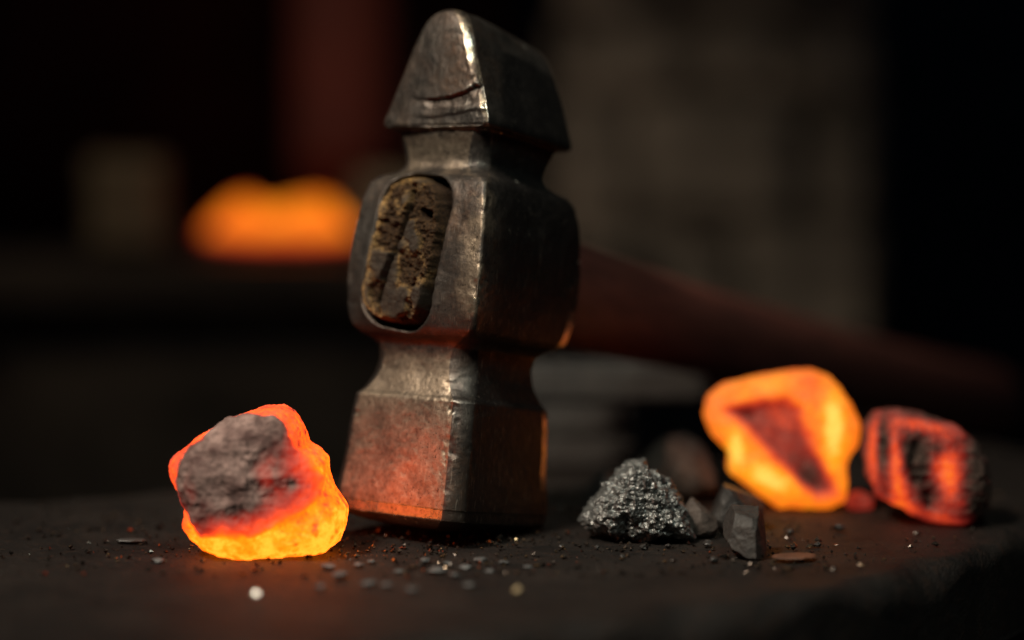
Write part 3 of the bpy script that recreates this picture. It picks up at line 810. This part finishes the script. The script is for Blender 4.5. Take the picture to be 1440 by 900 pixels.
# grit nobody could count: one object
rg = np.random.default_rng(12)
NG = 9000
gx = rg.normal(0, 75, NG); gy = rg.uniform(372, 560, NG)
w = gx*NRM[0]+gy*NRM[1]; s_ = gx*E[0]+gy*E[1]
cl = fbm(np.stack([gx, gy, gx*0], 1), 22, 3, 70)
ok = (gy > 428) & (w > front_w(s_)+12) & (w < 535) & (cl+rg.uniform(-.35, .35, NG) > -.12)
gx, gy = gx[ok], gy[ok]; n = len(gx)
sz = .16+.42*rg.random(n)**3.0*1.6
oct_v = np.array([(1, 0, 0), (-1, 0, 0), (0, 1, 0), (0, -1, 0), (0, 0, 1), (0, 0, -1)], float)
oct_f = np.array([(0, 2, 4), (2, 1, 4), (1, 3, 4), (3, 0, 4), (2, 0, 5), (1, 2, 5), (3, 1, 5), (0, 3, 5)])
jit = oct_v[None]*(.6+.8*rg.random((n, 6, 1)))+rg.normal(0, .25, (n, 6, 3))
V = jit*sz[:, None, None]*np.array([1, 1, .8])
V[:, :, 2] -= V[:, :, 2].min(1)[:, None]; V[:, :, 2] += .05
V[:, :, 0] += gx[:, None]; V[:, :, 1] += gy[:, None]
F = (oct_f[None]+(np.arange(n)*6)[:, None, None]).reshape(-1, 3)
def grit_mat():
    k = NT("glinting grit"); nn = k.noise(2.5, 2, .5)
    k.P("Base Color", k.ramp(nn, [(.35, (.02, .018, .016)), (.55, (.07, .055, .045)), (.68, (.22, .14, .07))])); k.P("Roughness", .20); k.P("Metallic", .7)
    return k.m
tag(link("grit", mesh_np("grit", V.reshape(-1, 3), F, False), grit_mat()), "fine black and rusty grit scattered over the anvil face", "grit", kind="stuff")

# ------------------------------------------------------------------ flat bars lying behind the hammer
ang = math.atan2(.30, 1.0)
def flat_bar(label, px0, px1, Y, z, thick, width, dl=0):
    x0 = (px0-720)/FPX*Y; x1 = (px1-720)/FPX*Y; L = x1-x0
    me = boxmesh("flat_bar", L, width, thick, 1.0, 2, .35, int(z)+3, 6)
    o = link("flat_bar", me, M_BAR, loc=((x0+x1)/2, Y, z)); o.rotation_euler.z = dl
    return tag(o, label, "steel bar", "flat steel bars stacked behind the hammer")
flat_bar("scaled flat steel bar lying lowest behind the hammer", 560, 885, 614, .3, 10, 24, .10)
flat_bar("short pale flat steel bar, middle of the stack behind the hammer", 560, 885, 616, 10.6, 10.5, 18, .07)
flat_bar("wide grey flat steel bar on top of the stack behind the hammer", 560, 1075, 622, 21.5, 13, 22, .05)

# ------------------------------------------------------------------ forge in the background
YF = 1130.
forge = tag(empty("forge", (-150, YF, FLOOR_Z)), "dark masonry forge hearth with a red flue pipe, behind the anvil", "forge")
hz = 57.0
link("hearth_base", boxmesh("hearth_base", 760, 420, hz-30-FLOOR_Z, 6, 2, 3, 2, 12), M_HEARTH, forge, (-160, 160, 0))
link("hearth_rim", boxmesh("hearth_rim", 800, 460, 29, 4, 2, 1.5, 3, 10), M_HEARTH, forge, (-160, 160, hz-29.5-FLOOR_Z))
link("hood_back", boxmesh("hood_back", 620, 8, 520, 1.5, 2), M_HOODB, forge, (-160, 330, hz-FLOOR_Z))
fa = np.linspace(0, 2*math.pi, 64, endpoint=False)
fr_ = [(36, 0), (36, 60), (38, 61), (38, 70), (36, 71), (36, 520), (34, 522)]
V = np.concatenate([np.stack([r*np.cos(fa), r*np.sin(fa), fa*0+z], 1) for r, z in fr_])
F = [tuple(f) for f in grid_faces(len(fr_), 64).tolist()]+[tuple(range(63, -1, -1)), tuple(6*64+i for i in range(64))]
link("flue_pipe", mesh_np("flue_pipe", V, F), M_HOOD, forge, (34, 150, hz-FLOOR_Z))  # rounded pipe whose red colour carries the soft fire glow
# ember bed
def ember_bed():
    x = np.linspace(-75, 75, 150); y = np.linspace(-55, 55, 90)
    XX, YY = np.meshgrid(x, y); X = XX.ravel(); Yv = YY.ravel()
    prof = 30*np.exp(-((X+28)/24)**2)+33*np.exp(-((X-20)/26)**2)
    H = prof*np.exp(-(Yv/30)**2)
    P_ = np.stack([X, Yv, H], 1)
    H = H*(1+.25*fbm(P_, 14, 3, 3))+fbm(P_, 9, 3, 8, ridged=True)*3*sstep(2, 10, H)
    heat = np.clip(.25+.48*sstep(4, 18, H)+.12*fbm(P_, 11, 3, 10), 0, .93)*sstep(3, 10, H)
    heat *= sstep(1.2, .7, np.hypot(X/62, (np.maximum(H, 0)-21)/17))
    return np.stack([X, Yv, np.maximum(H, 0)], 1), grid_faces(90, 150, False), heat
V, F, heat = ember_bed()
tag(link("ember_bed", mesh_np("ember_bed", V, F, attrs={"ember_heat": heat}), ember_mat("forge fire", 3.5, stops=MILD, wob=.4), loc=(-137, YF, hz+.6)), "bright orange bed of burning coals on the forge hearth", "fire", kind="stuff")
o = link("firebrick", boxmesh("firebrick", 44, 60, 60, 3, 2, 1.5, 4, 6), M_FBRICK, loc=(-233, YF-8, hz+.3)); o.rotation_euler.z = .3
tag(o, "pale firebrick standing apart on the hearth, off the fire's outer end", "firebrick", "firebricks on the hearth")
o = link("firebrick", boxmesh("firebrick", 46, 60, 50, 3, 2, 1.5, 5, 6), M_FBRICK, loc=(-66, YF-10, hz+.3)); o.rotation_euler.z = -.2
tag(o, "pale firebrick touching the fire, close to the hammer's outline", "firebrick", "firebricks on the hearth")

# stone pier on the right
pier = tag(empty("stone_pier", (158, 1500, FLOOR_Z)), "rough sooty rubble stone pier behind the handle", "pier")
link("mortar_core", boxmesh("mortar_core", 214, 200, 1500, 4, 2, 2, 6, 8), M_MORTAR, pier)
rs = np.random.default_rng(31)
zc = 430.
row = 0
while zc < 1150:
    hrow = rs.uniform(48, 110); xx = -124.+rs.uniform(-14, 8)
    while xx < 104:
        wst = min(rs.uniform(60, 170), 112-xx)
        if wst > 22:
            o = link("stone", boxmesh("stone", wst-1, 60, hrow-1, 6, 3, 6, int(rs.integers(1, 900)), 3), M_STONE, pier, (xx+wst/2, -100+rs.uniform(-4, 4), zc))
        xx += wst
    zc += hrow; row += 1
